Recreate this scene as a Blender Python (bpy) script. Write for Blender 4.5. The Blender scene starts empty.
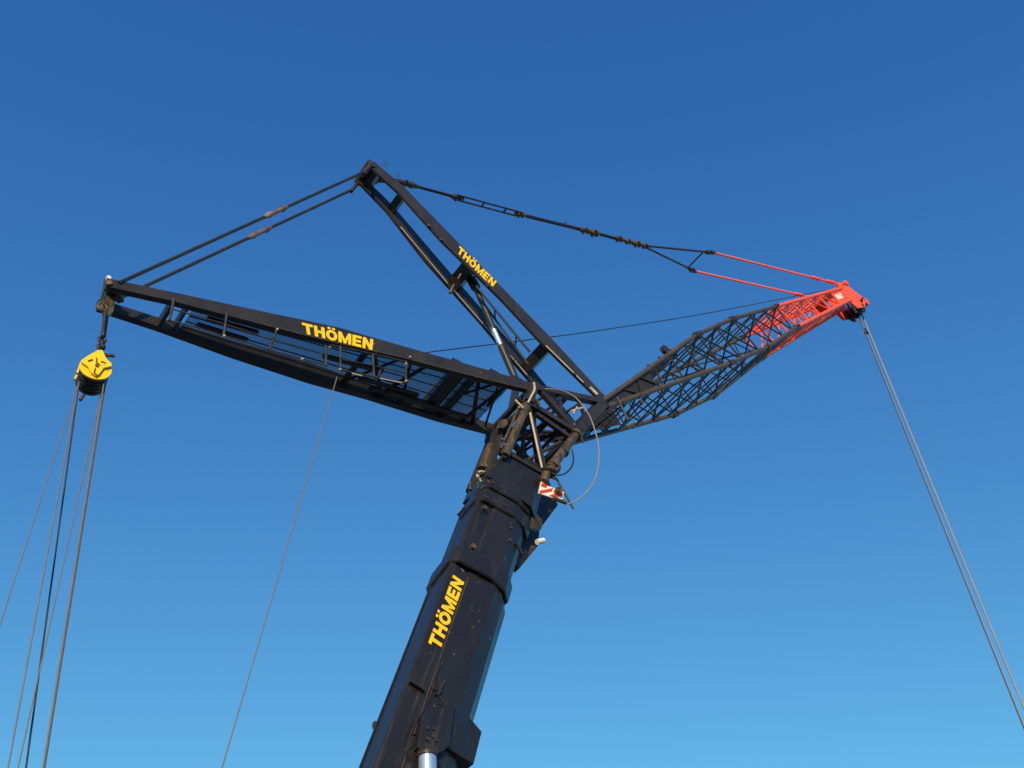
import bpy, bmesh, math, random
from mathutils import Vector, Matrix
random.seed(4)
V = Vector
SC = bpy.context.scene
COL = SC.collection

# ---------------------------------------------------------------- frames
# crane frame: X forward (the way the jib points), Y across the crane, Z up, origin on the ground
DA = math.radians(35.3)
ROT = Matrix.Rotation(DA, 4, 'Z')
BASE = V((0.793 - 5*math.cos(DA), 17.911 - 5*math.sin(DA), 0))

# boom frame: s along the boom, u from its back face towards its underside, o across
BO = V((2.247, 0, 14.937)); BS = V((.24724, 0, .96895)); BU = V((.96895, 0, -.24724)); BY = V((0, 1, 0))
def S(s, u, o): return BO + BS*s + BU*u + BY*o

# ---------------------------------------------------------------- materials
def nodes(name):
    m = bpy.data.materials.new(name); m.use_nodes = True
    nt = m.node_tree; b = nt.nodes['Principled BSDF']; b.inputs['Specular IOR Level'].default_value = .38
    return m, nt, b
def painted(name, col, col2, rough=.4, scale=3., amt=.5, metallic=0., spots=None, coat=0., bump=.0):
    m, nt, b = nodes(name)
    tc = nt.nodes.new('ShaderNodeTexCoord')
    n1 = nt.nodes.new('ShaderNodeTexNoise'); n1.inputs['Scale'].default_value = scale; n1.inputs['Detail'].default_value = 8
    n1.inputs['Roughness'].default_value = .7
    mp = nt.nodes.new('ShaderNodeMapping'); mp.inputs['Scale'].default_value = (1, 1, .35)
    nt.links.new(tc.outputs['Object'], mp.inputs[0]); nt.links.new(mp.outputs[0], n1.inputs['Vector'])
    r = nt.nodes.new('ShaderNodeValToRGB'); r.color_ramp.elements[0].position = .5 - amt*.4; r.color_ramp.elements[1].position = .5 + amt*.5
    r.color_ramp.elements[0].color = (*col, 1); r.color_ramp.elements[1].color = (*col2, 1)
    nt.links.new(n1.outputs['Fac'], r.inputs[0])
    out = r.outputs[0]
    if spots:
        n2 = nt.nodes.new('ShaderNodeTexNoise'); n2.inputs['Scale'].default_value = spots[1]; n2.inputs['Detail'].default_value = 4
        nt.links.new(tc.outputs['Object'], n2.inputs['Vector'])
        r2 = nt.nodes.new('ShaderNodeValToRGB'); r2.color_ramp.elements[0].position = spots[2]; r2.color_ramp.elements[1].position = spots[2] + .05
        nt.links.new(n2.outputs['Fac'], r2.inputs[0])
        mx = nt.nodes.new('ShaderNodeMix'); mx.data_type = 'RGBA'
        nt.links.new(r2.outputs[0], mx.inputs[0]); nt.links.new(out, mx.inputs[6]); mx.inputs[7].default_value = (*spots[0], 1)
        out = mx.outputs[2]
    nt.links.new(out, b.inputs['Base Color'])
    rr = nt.nodes.new('ShaderNodeMapRange'); rr.inputs['To Min'].default_value = max(.05, rough-.12); rr.inputs['To Max'].default_value = min(1, rough+.2)
    nt.links.new(n1.outputs['Fac'], rr.inputs[0]); nt.links.new(rr.outputs[0], b.inputs['Roughness'])
    b.inputs['Metallic'].default_value = metallic
    b.inputs['Coat Weight'].default_value = coat
    if bump:
        bp = nt.nodes.new('ShaderNodeBump'); bp.inputs['Strength'].default_value = bump; bp.inputs['Distance'].default_value = .01
        nt.links.new(n1.outputs['Fac'], bp.inputs['Height']); nt.links.new(bp.outputs[0], b.inputs['Normal'])
    return m
M = {}
M['black'] = painted('black_paint', (.017, .015, .014), (.042, .037, .032), .34, 2.2, .6, spots=((.10, .065, .04), 9, .70), bump=.25)
M['boom'] = painted('boom_paint', (.009, .009, .012), (.021, .020, .023), .30, 1.6, .7, spots=((.12, .085, .06), 7, .69), bump=.35)
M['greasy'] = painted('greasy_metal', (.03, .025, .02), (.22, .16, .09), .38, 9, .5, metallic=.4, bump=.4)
def streaks(m, col, sc, lo):
    nt = m.node_tree; b = nt.nodes['Principled BSDF']; src = b.inputs['Base Color'].links[0].from_socket
    tc = nt.nodes.new('ShaderNodeTexCoord'); vr = nt.nodes.new('ShaderNodeMapping'); vr.inputs['Rotation'].default_value = (0, math.radians(-14.3), 0)
    mp = nt.nodes.new('ShaderNodeMapping'); mp.inputs['Scale'].default_value = (sc, sc, .5)
    n = nt.nodes.new('ShaderNodeTexNoise'); n.inputs['Scale'].default_value = 1; n.inputs['Detail'].default_value = 6; n.inputs['Roughness'].default_value = .65
    r = nt.nodes.new('ShaderNodeValToRGB'); r.color_ramp.elements[0].position = lo; r.color_ramp.elements[1].position = lo+.28
    x = nt.nodes.new('ShaderNodeMix'); x.data_type = 'RGBA'; x.inputs[7].default_value = (*col, 1)
    nt.links.new(tc.outputs['Object'], vr.inputs[0]); nt.links.new(vr.outputs[0], mp.inputs[0]); nt.links.new(mp.outputs[0], n.inputs['Vector']); nt.links.new(n.outputs['Fac'], r.inputs[0])
    nt.links.new(r.outputs[0], x.inputs[0]); nt.links.new(src, x.inputs[6]); nt.links.new(x.outputs[2], b.inputs['Base Color'])
    # slight ripple of the plates
    n2 = nt.nodes.new('ShaderNodeTexNoise'); n2.inputs['Scale'].default_value = .9; n2.inputs['Detail'].default_value = 2
    bp = nt.nodes.new('ShaderNodeBump'); bp.inputs['Strength'].default_value = .6; bp.inputs['Distance'].default_value = .05
    nt.links.new(tc.outputs['Object'], n2.inputs['Vector']); nt.links.new(n2.outputs['Fac'], bp.inputs['Height'])
    if b.inputs['Normal'].links: nt.links.new(b.inputs['Normal'].links[0].from_socket, bp.inputs['Normal'])
    nt.links.new(bp.outputs[0], b.inputs['Normal'])
streaks(M['boom'], (.075, .058, .042), 9, .56)
M['steel_dark'] = painted('dark_steel', (.02, .02, .022), (.09, .075, .06), .42, 7, .6, metallic=.3)
M['pale'] = painted('pale_metal', (.34, .29, .20), (.55, .48, .36), .4, 6, .4)
M['chrome'] = painted('chromed_rod', (.6, .66, .74), (.75, .79, .85), .24, 1, .4, metallic=.8)
M['red'] = painted('orange_red_paint', (.97, .125, .04), (.86, .085, .03), .42, 5, .6, spots=((.35, .03, .02), 6, .66))
M['redrod'] = painted('pinkish_red_paint', (.95, .19, .15), (.9, .14, .11), .26, 3, .6)
M['yellow'] = painted('yellow_paint', (.92, .62, .008), (.80, .50, .01), .4, 7, .6, spots=((.16, .08, .01), 8, .68))
M['letter'] = painted('yellow_lettering', (.92, .62, .01), (.78, .48, .01), .5, 9, .6, spots=((.20, .13, .02), 14, .665))
M['sunlit_dusty'] = painted('sunlit_dusty_black_paint', (.036, .030, .025), (.11, .088, .062), .45, 4, .6, spots=((.2, .11, .05), 6, .68))  # dusty black, lightened and warmed to carry the sun on the jib chords
M['rope'] = painted('wire_rope', (.045, .045, .05), (.11, .11, .115), .5, 20, .5, metallic=.3)
M['ropepale'] = painted('grey_wire_rope', (.11, .105, .105), (.19, .18, .175), .5, 20, .5)
M['ropelight'] = painted('galvanised_rope', (.19, .21, .25), (.27, .29, .33), .5, 20, .5)
M['hose'] = painted('pale_hose', (.20, .20, .19), (.29, .28, .26), .45, 6, .4)
M['joint_metal'] = painted('highlit_joint_metal', (.10, .07, .06), (.42, .27, .20), .35, 6, .5, metallic=.3)  # pinkish highlights of the guy joints mixed into the base colour
M['rubber'] = painted('black_rubber', (.012, .012, .012), (.03, .03, .03), .6, 6, .5)
M['white'] = painted('white_plate', (.72, .69, .60), (.8, .77, .68), .4, 5, .5)
M['signred'] = painted('sign_red', (.60, .05, .03), (.5, .04, .03), .45, 5, .5)
M['grey'] = painted('grey_deck', (.10, .10, .10), (.2, .2, .19), .6, 3, .6)
def ground_mat():
    m, nt, b = nodes('gravel_yard')
    tc = nt.nodes.new('ShaderNodeTexCoord'); n = nt.nodes.new('ShaderNodeTexNoise'); n.inputs['Scale'].default_value = .12; n.inputs['Detail'].default_value = 12
    r = nt.nodes.new('ShaderNodeValToRGB'); r.color_ramp.elements[0].color = (.13, .12, .105, 1); r.color_ramp.elements[1].color = (.26, .24, .21, 1)
    nt.links.new(tc.outputs['Object'], n.inputs['Vector']); nt.links.new(n.outputs['Fac'], r.inputs[0]); nt.links.new(r.outputs[0], b.inputs['Base Color'])
    b.inputs['Roughness'].default_value = .9
    return m
M['ground'] = ground_mat()

# ---------------------------------------------------------------- mesh helpers
class MB:
    def __init__(s): s.bm = bmesh.new()
    def tube(s, p, q, r, r2=None, n=8, cap=True):
        p, q = V(p), V(q); r2 = r if r2 is None else r2
        ax = q - p
        if ax.length < 1e-6: return s
        ax.normalize(); a = ax.orthogonal().normalized(); b = ax.cross(a)
        A = []; B = []
        for i in range(n):
            t = 2*math.pi*i/n; d = a*math.cos(t) + b*math.sin(t)
            A.append(s.bm.verts.new(p + d*r)); B.append(s.bm.verts.new(q + d*r2))
        for i in range(n):
            f = s.bm.faces.new((A[i], A[(i+1) % n], B[(i+1) % n], B[i])); f.smooth = n > 6
        if cap:
            for f in (s.bm.faces.new(A[::-1]), s.bm.faces.new(B)):
                for e in f.edges: e.smooth = False
        return s
    def path(s, pts, r, n=6):
        pts = [V(p) for p in pts]; rings = []
        t0 = (pts[1]-pts[0]).normalized(); a = t0.orthogonal().normalized()
        for i, p in enumerate(pts):
            t = (pts[min(i+1, len(pts)-1)] - pts[max(i-1, 0)]).normalized()
            a = (a - t*a.dot(t)).normalized(); b = t.cross(a)
            rings.append([s.bm.verts.new(p + (a*math.cos(2*math.pi*k/n) + b*math.sin(2*math.pi*k/n))*r) for k in range(n)])
        for R0, R1 in zip(rings, rings[1:]):
            for k in range(n):
                f = s.bm.faces.new((R0[k], R0[(k+1) % n], R1[(k+1) % n], R1[k])); f.smooth = True
        for f in (s.bm.faces.new(rings[0][::-1]), s.bm.faces.new(rings[-1])):
            for e in f.edges: e.smooth = False
        return s
    def bar(s, p, q, w, h, side=(0, 1, 0)):          # rectangular bar from p to q, w along side, h across
        p, q = V(p), V(q); ax = (q-p).normalized(); a = V(side); a = (a - ax*a.dot(ax))
        if a.length < 1e-3: a = ax.orthogonal()
        a.normalize(); b = ax.cross(a); c = []
        for e in (p, q):
            for i, j in ((-1, -1), (1, -1), (1, 1), (-1, 1)): c.append(s.bm.verts.new(e + a*i*w/2 + b*j*h/2))
        for f in ((3, 2, 1, 0), (4, 5, 6, 7), (0, 1, 5, 4), (1, 2, 6, 5), (2, 3, 7, 6), (3, 0, 4, 7)): s.bm.faces.new([c[i] for i in f])
        return s
    def prism(s, poly, ext):                          # polygon of 3-D points pushed along ext (vector or one per point)
        n = len(poly); e = ext if isinstance(ext, list) else [V(ext)]*n
        A = [s.bm.verts.new(V(p)) for p in poly]; B = [s.bm.verts.new(V(p)+V(x)) for p, x in zip(poly, e)]
        s.bm.faces.new(A[::-1]); s.bm.faces.new(B)
        for i in range(n): s.bm.faces.new((A[i], A[(i+1) % n], B[(i+1) % n], B[i]))
        return s
    def loft(s, rings, cap=True):
        R = [[s.bm.verts.new(V(p)) for p in r] for r in rings]; n = len(R[0])
        for a, b in zip(R, R[1:]):
            for i in range(n): s.bm.faces.new((a[i], a[(i+1) % n], b[(i+1) % n], b[i]))
        if cap: s.bm.faces.new(R[0][::-1]); s.bm.faces.new(R[-1])
        return s
    def beam(s, top, bot, t):                         # box beam: outer face between two polylines, thickness vector t
        t = V(t)
        return s.loft([[V(a), V(a)+t, V(b)+t, V(b)] for a, b in zip(top, bot)])
    def disc(s, c, ax, r, th, n=24, r2=None):
        c, ax = V(c), V(ax).normalized(); return s.tube(c-ax*th/2, c+ax*th/2, r, r2, n)
    def ring(s, c, ax, R, r, n=24, a0=0, a1=2*math.pi):
        c, ax = V(c), V(ax).normalized(); a = ax.orthogonal().normalized(); b = ax.cross(a)
        pts = [c + (a*math.cos(a0+(a1-a0)*i/n) + b*math.sin(a0+(a1-a0)*i/n))*R for i in range(n+1)]
        return s.path(pts, r)
    def build(s, name, mat, parent=None, bevel=0, label=None, loc=None, split=False):
        if split:
            left = set(s.bm.verts); out = []
            while left:
                st = [left.pop()]; comp = list(st)
                while st:
                    for e in st.pop().link_edges:
                        for w in e.verts:
                            if w in left: left.discard(w); st.append(w); comp.append(w)
                out.append(comp)
            objs = []
            for comp in out:
                m2 = MB(); mp = {v: m2.bm.verts.new(v.co) for v in comp}
                for f in {f for v in comp for f in v.link_faces}: m2.bm.faces.new([mp[v] for v in f.verts]).smooth = f.smooth
                for e in {e for v in comp for e in v.link_edges}:
                    if not e.smooth: m2.bm.edges.get([mp[v] for v in e.verts]).smooth = False
                objs.append(m2.build(name, mat, parent, bevel, label, loc))
            s.bm.free(); return objs[0]
        bmesh.ops.recalc_face_normals(s.bm, faces=s.bm.faces)
        me = bpy.data.meshes.new(name)
        if loc is not None: bmesh.ops.translate(s.bm, verts=s.bm.verts, vec=-V(loc))
        s.bm.to_mesh(me); s.bm.free(); me.materials.append(M[mat])
        o = bpy.data.objects.new(name, me); COL.objects.link(o)
        if parent is not None: o.parent = parent
        elif loc is not None:
            o.location = BASE + (ROT @ V(loc)); o.rotation_euler = (0, 0, DA)
        if bevel:
            b = o.modifiers.new('bevel', 'BEVEL'); b.width = bevel; b.segments = 2; b.limit_method = 'ANGLE'; b.angle_limit = math.radians(40)
        if label: o['label'] = label
        return o
def tag(o, label, cat, group=None):
    o['label'] = label; o['category'] = cat
    if group: o['group'] = group
    return o
def mir(p): return V((p[0], -p[1], p[2]))
def lerp(a, b, t): return V(a)*(1-t) + V(b)*t
def along(pl, t):                                     # point at fraction t of a polyline, by length
    pl = [V(p) for p in pl]; L = [(b-a).length for a, b in zip(pl, pl[1:])]; d = t*sum(L)
    for (a, b), l in zip(zip(pl, pl[1:]), L):
        if d <= l + 1e-9: return lerp(a, b, d/l)
        d -= l
    return pl[-1]
def smooth(pts, n=6):
    pts = [V(p) for p in pts]; out = []
    for i in range(len(pts)-1):
        p0 = pts[max(i-1, 0)]; p1 = pts[i]; p2 = pts[i+1]; p3 = pts[min(i+2, len(pts)-1)]
        for k in range(n):
            t = k/n
            out.append(.5*((2*p1) + (p2-p0)*t + (2*p0-5*p1+4*p2-p3)*t*t + (3*p1-p0-3*p2+p3)*t**3))
    out.append(pts[-1]); return out

# the word THÖMEN in heavy extended capitals, as flat polygons in a 0..1 high letter box
def word_polys():
    s = .30
    L = []; x = 0
    def add(polys, w):
        nonlocal x
        for p in polys: L.append([(x+a, b) for a, b in p])
        x += w + .13
    R = lambda x0, y0, x1, y1: [(x0, y0), (x1, y0), (x1, y1), (x0, y1)]
    add([R(0, .76, 1, 1), R(.34, 0, .66, .76)], 1.0)
    add([R(0, 0, .32, 1), R(.70, 0, 1.02, 1), R(.32, .38, .70, .62)], 1.02)
    O = []; n = 20; cx, cy = .55, .46
    for i in range(n):
        a0 = 2*math.pi*i/n; a1 = 2*math.pi*(i+1)/n
        O.append([(cx+.56*math.cos(a0), cy+.48*math.sin(a0)), (cx+.56*math.cos(a1), cy+.48*math.sin(a1)),
                  (cx+.25*math.cos(a1), cy+.25*math.sin(a1)), (cx+.25*math.cos(a0), cy+.25*math.sin(a0))])
    add(O + [R(.20, .99, .46, 1.17), R(.64, .99, .90, 1.17)], 1.1)
    add([R(0, 0, .30, 1), R(.98, 0, 1.28, 1), [(.30, 1), (.30, .55), (.54, 0), (.74, 0), (.64, .36)], [(.98, 1), (.64, .36), (.74, 0), (.98, .55)]], 1.28)
    add([R(0, 0, .32, 1), R(.32, .77, .90, 1), R(.32, .39, .84, .61), R(.32, 0, .92, .23)], .92)
    add([R(0, 0, .30, 1), R(.74, 0, 1.04, 1), [(.30, 1), (.30, .56), (.74, 0), (.74, .44)]], 1.04)
    return L, x - .13
def lettering(parent, bl, br, tl, tr, out):
    polys, w = word_polys(); bl, br, tl, tr, out = map(V, (bl, br, tl, tr, out)); m = MB()
    for p in polys:
        q = [lerp(lerp(bl, br, a/w), lerp(tl, tr, a/w), b) + out*.006 for a, b in p]
        m.prism(q, out*.008)
    return m.build('lettering', 'letter', parent)

# ---------------------------------------------------------------- world, sun, ground, camera
SUN_AZ = math.radians(184); SUN_EL = math.radians(9)     # azimuth clockwise from +Y
W = bpy.data.worlds.new('World'); SC.world = W; W.use_nodes = True
nt = W.node_tree; sky = nt.nodes.new('ShaderNodeTexSky'); sky.sky_type = 'NISHITA'; sky.sun_disc = False
sky.sun_elevation = SUN_EL; sky.sun_rotation = SUN_AZ; sky.altitude = 100; sky.air_density = 1.0; sky.dust_density = 0; sky.ozone_density = 3.0
sep = nt.nodes.new('ShaderNodeSeparateColor'); com = nt.nodes.new('ShaderNodeCombineColor'); nt.links.new(sky.outputs[0], sep.inputs[0])
for i, (pw, gain, top) in enumerate(((1.55, 1.70, 2.9), (1.3, 2.06, 5.4), (.78, 2.85, 7.5))):      # deeper, more saturated blue than the plain sky
    p_ = nt.nodes.new('ShaderNodeMath'); p_.operation = 'POWER'; p_.inputs[1].default_value = pw
    g_ = nt.nodes.new('ShaderNodeMath'); g_.operation = 'MULTIPLY'; g_.inputs[1].default_value = gain
    c_ = nt.nodes.new('ShaderNodeMath'); c_.operation = 'MINIMUM'; c_.inputs[1].default_value = top
    nt.links.new(sep.outputs[i], p_.inputs[0]); nt.links.new(p_.outputs[0], g_.inputs[0]); nt.links.new(g_.outputs[0], c_.inputs[0]); nt.links.new(c_.outputs[0], com.inputs[i])
nt.links.new(com.outputs[0], nt.nodes['Background'].inputs[0])
nt.nodes['Background'].inputs[1].default_value = .12
sl = bpy.data.lights.new('sun', 'SUN'); sl.energy = 4.9; sl.angle = math.radians(.5); sl.color = (1, .76, .50)
so = bpy.data.objects.new('sun', sl); COL.objects.link(so)
sd = V((math.sin(SUN_AZ)*math.cos(SUN_EL), math.cos(SUN_AZ)*math.cos(SUN_EL), math.sin(SUN_EL)))
so.rotation_euler = (-sd).to_track_quat('-Z', 'Y').to_euler(); so.location = (0, -10, 30)

g = MB(); N = 40; R0 = 3000
g.tube((0, 0, -.5), (0, 0, 0), R0, n=64)
gr = g.build('ground', 'ground'); gr['kind'] = 'structure'; gr['label'] = 'gravel yard'
del gr['label']

cam = bpy.data.cameras.new('camera'); co = bpy.data.objects.new('camera', cam); COL.objects.link(co)
cam.sensor_width = 36; cam.lens = 1080/1024*36; cam.clip_end = 8000; cam.clip_start = .1
co.location = (0, 0, 1.6); co.rotation_euler = (math.radians(90+49.4), 0, 0); SC.camera = co
SC.view_settings.view_transform = 'Standard'; SC.view_settings.look = 'None'; SC.view_settings.gamma = 1; SC.view_settings.exposure = 0.0

# ---------------------------------------------------------------- the crane
crane = bpy.data.objects.new('mobile_crane', None); COL.objects.link(crane)
crane.location = BASE; crane.rotation_euler = (0, 0, DA)
tag(crane, 'tall black mobile crane with yellow lettering, rear and front masts and a red-tipped lattice jib', 'crane')

# --- telescopic boom
def sect(s, h0, h1, w, k=1., nf=.30):                         # ring of the boom's section at s
    L = [(h0, w-.07), (h0+.04, w-.04), (h0+.38*k, w-.04), (h0+.40*k, w), (h0+(h1-h0)*.68, w), (h0+(h1-h0)*.87, w*.76), (h1, w*.34)]
    return [S(s, u, -o) for u, o in L] + [S(s, u, o-(nf if o > .3 else 0)) for u, o in reversed(L)]
boom = MB().loft([sect(-12.2, 0, 1.52, .56), sect(0.05, 0, 1.52, .56)]).build('base_boom_section', 'boom', crane, .012)
b2 = MB().loft([sect(.05, .07, 1.44, .50, 1, .16), sect(2.3, .07, 1.44, .50, 1, .16)]).build('middle_boom_section', 'boom', crane, .012)
b3 = MB().loft([sect(2.3, .16, 1.38, .46), sect(2.9, .16, 1.38, .46)]).build('inner_boom_section', 'boom', crane, .012)
def collar(parent, s0, s1, h0, h1, w, sl=.0, sf=.12):
    def rg(s, g=0):
        L = [(h0-g, w-.16+g), (h0+.14-g, w+g), (h0+.36, w+g), (h0+(h1-h0)*.56, w+g), (h0+(h1-h0)*.84, w*.78+g), (h1+g, w*.36)]
        return [S(s+sl*(u-h0), u, -o) for u, o in L] + [S(s+sl*(u-h0)-(sf if u < .3 else 0), u, o-(.26 if o > .3 else 0)) for u, o in reversed(L)]
    return MB().loft([rg(s0-.03, -.03), rg(s0), rg(s1), rg(s1+.04, -.04)]).build('boom_collar', 'boom', parent, .01)
collar(boom, .08, .50, -.05, 1.50, .61, .16, .30)
collar(b2, 2.10, 2.45, .03, 1.52, .56, .16)
collar(b3, 2.62, 2.88, .08, 1.50, .53, .16)
# boom text
lettering(boom, S(-2.02, .375, -.521), S(-.25, .375, -.521), S(-2.02, .12, -.521), S(-.25, .12, -.521), (0, -1, 0))
# raised weld line and small fittings down the near face
m = MB()
m.bar(S(-12, .41, -.562), S(-.1, .41, -.562), .012, .014)
m.build('weld_seam', 'sunlit_dusty', boom)
m = MB()
m.bar(S(-2.85, .62, -.59), S(-2.62, .50, -.59), .04, .03)
m.ring(S(-2.75, .50, -.58), (0, 1, 0), .10, .014, 12, .3, 4.2)
m.ring(S(-3.75, .38, -.58), (0, 1, 0), .12, .014, 12, -.6, 3)
m.path(smooth([S(-4.3, .40, -.585), S(-3.8, .36, -.59), S(-3.1, .46, -.585), S(-2.6, .43, -.59), S(-2.3, .47, -.575)]), .011)
m.build('cable_loop', 'rubber', boom)
m = MB()
for s, u, l, w_ in ((-.72, .80, .07, .05), (-.80, .70, .05, .03), (-.95, .88, .10, .03), (-1.0, .72, .09, .02), (-1.15, .78, .04, .05), (-2.35, .46, .28, .012), (-2.7, .44, .16, .014), (-2.2, .20, .05, .04), (-1.9, 1.0, .03, .03), (-2.55, 1.02, .04, .03), (-.1, .62, .12, .03), (-.05, .55, .18, .015), (-2.3, .13, .14, .01)):
    m.prism([S(s, u, -.562 if u > .42 else -.522), S(s+l, u+.02, -.562 if u > .42 else -.522), S(s+l*.8, u+w_, -.562 if u > .42 else -.522), S(s+l*.1, u+w_*.8, -.562 if u > .42 else -.522)], (0, -.004, 0))
m.build('scuff', 'greasy', boom, split=True)
m = MB(); m.tube((1.336, 0.150, 11.498), (1.525, 0.150, 11.529), .045); m.tube((1.336, 0.150, 11.498), (1.374, 0.150, 11.504), .07); m.build('end_stop', 'black', boom)
m = MB(); m.bar(S(-3.0, .04, -.575), S(-3.0, .34, -.575), .07, .035); m.build('stiffener', 'black', boom)
m = MB()
m.bar(S(-11.5, -.012, .1), S(-.1, -.012, .1), .04, .02)
m.build('rail', 'boom', boom)
# guide plates lifted off the back of the telescoped sections
m = MB()
m.bar((2.518, 0.330, 15.367), (2.824, 0.330, 16.378), .03, .14); m.bar((2.959, 0.330, 16.693), (3.380, 0.330, 17.863), .03, .10)
m.build('guide_plate', 'black', b2)
m = MB(); m.tube(S(1.9, .25, -.52), S(1.9, .25, -.57), .05); m.tube(S(1.55, 1.0, -.50), S(1.55, 1.0, -.54), .03); m.tube(S(1.9, .95, -.50), S(1.9, .95, -.54), .025)
m.tube(S(.66, .28, -.5), S(.66, .28, -.63), .06, n=12)
m.build('pin', 'greasy', b2, split=True)
m = MB(); m.bar(S(1.7, 1.20, -.44), S(1.62, 1.42, -.35), .05, .06); m.build('bracket', 'steel_dark', b2)
# chips and scratches along the collar lips
m = MB()
for s, u0, u1, o in ((2.145, .14, .42, -.575), (2.70, .2, .46, -.548), (2.23, .56, .74, -.575)):
    n = 7
    for i in range(n):
        if random.random() < .8:
            a = u0+(u1-u0)*i/n; m.bar(S(s+.15*a, a, o-.006), S(s+.15*a+.01, a+(u1-u0)*.8/n, o-.006), .012, .018+.012*random.random())
m.build('bare_metal_edge', 'greasy', b3, split=True)

# --- boom head
hd = MB()
hd.loft([[S(2.88, .12, -.52), S(2.88, 1.25, -.52), S(2.88, 1.52, -.3), S(2.88, 1.52, .3), S(2.88, 1.25, .52), S(2.88, .12, .52)],
         [S(3.3, .14, -.56), S(3.4, 1.18, -.56), S(3.45, 1.50, -.3), S(3.45, 1.50, .3), S(3.4, 1.18, .56), S(3.3, .14, .56)],
         [S(3.74, .28, -.60), S(3.94, 1.40, -.60), S(3.96, 1.5, -.3), S(3.96, 1.5, .3), S(3.94, 1.40, .60), S(3.74, .28, .60)]])
head = hd.build('boom_head', 'boom', crane, .01)
m = MB(); m.prism([(4.242, 0.050, 16.130), (4.751, 0.050, 17.009), (4.817, 0.050, 17.530), (5.351, 0.050, 18.534), (5.117, 0.050, 19.197), (4.508, 0.050, 18.696), (3.962, 0.050, 16.369)], (0, .16, 0)); m.build('sheave_cheek', 'boom', head, .01)
m = MB(); m.prism([S(2.5, 1.45, -.30), S(2.75, 1.72, -.30), S(3.0, 1.70, -.30), S(3.1, 1.4, -.30)], (0, .12, 0)); m.build('lug', 'steel_dark', head)
m = MB(); m.bar(S(3.80, .30, -.62), S(4.0, 1.40, -.62), .06, .09); m.build('top_flange', 'black', head)
m = MB(); m.tube((4.462, -0.300, 16.728), (4.636, -0.300, 16.857), .06, n=12); m.build('work_lamp', 'white', head)
# sheaves and rollers on the back of the head
m = MB(); m.ring((3.246, -0.050, 18.122), (0, 1, 0), .17, .035, 22); m.build('rope_sheave', 'pale', head)
m = MB(); m.disc((3.318, 0.060, 18.251), (0, 1, 0), .15, .06); m.build('rope_sheave', 'greasy', head)
m = MB(); m.tube((3.445, 0.000, 19.255), (3.234, -0.000, 18.401), .12, n=14); m.tube((3.462, -0.100, 19.019), (3.262, -0.100, 18.213), .05, n=8); m.build('roller', 'greasy', head)
m = MB(); m.bar((3.601, 0.000, 19.984), (3.280, 0.000, 18.121), .4, .05); m.bar((3.509, -0.300, 19.596), (3.152, -0.350, 17.829), .1, .12)
m.bar((3.252, 0.100, 17.793), (2.818, 0.100, 17.008), .3, .08); m.tube((3.087, -0.000, 17.537), (2.942, 0.000, 17.284), .05)
m.build('sheave_frame', 'steel_dark', head)
m = MB()
for i in range(14):
    x = (3.086, -0.150, 17.625); p = V(x) + V((random.uniform(-.25, .3), random.uniform(-.4, .3), random.uniform(-.3, .5)))
    m.tube(p, p+V((random.uniform(-.1, .1), random.uniform(-.1, .1), random.uniform(-.16, .16))), random.uniform(.012, .035))
m.build('fitting', 'greasy', head, split=True)

# --- luffing cylinders and their bracket
br = MB()
br.prism([S(-3.5, .40, -.70), S(-2.97, .88, -.70), S(-3.75, 1.03, -.70), S(-4.02, .86, -.70), S(-4.14, .50, -.70)], (0, 1.40, 0))
bo = br.build('cylinder_bracket', 'boom', crane, .02)
m = MB(); m.prism([S(-2.95, .88, -.62), S(-2.80, 1.28, -.44), S(-2.92, 1.62, -.44), S(-3.60, 1.64, -.44), S(-3.76, 1.02, -.62)],
                  [V((0, 1.24, 0)), V((0, .88, 0)), V((0, .88, 0)), V((0, .88, 0)), V((0, 1.24, 0))]); m.build('cylinder_bracket_housing', 'boom', bo, .02)
m = MB()
for s, u in ((-3.72, .55), (-3.80, .68), (-3.66, .66), (-3.9, .6), (-3.83, .75)): m.tube(S(s, u, -.70), S(s, u, -.725), .03)
m.build('bolt', 'steel_dark', bo, split=True)
m = MB(); m.bar(S(-2.55, .62, -.57), S(-2.95, .56, -.60), .05, .05); m.bar(S(-3.05, .55, -.71), S(-3.12, .72, -.71), .03, .03); m.build('grab_handle', 'rubber', bo, split=True)
for sy in (-1, 1):
    c = MB(); f = V((2.6, sy*.75, 3.2)); t = V((1.868, -0.740, 10.725)); t.y = sy*.74
    mid = lerp(t, f, .55)
    c.tube(mid, f, .25, n=24); cy = c.build('luffing_cylinder', 'black', crane)
    MB().tube(t, mid, .145, n=32).build('piston_rod', 'chrome', cy)
    MB().bar(t + V((.0, 0, .10)), t+V((0, 0, -.04)), .24, .24).disc(t+V((0, 0, -.03)), f-t, .165, .05, 28).build('rod_eye', 'black', cy)

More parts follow.
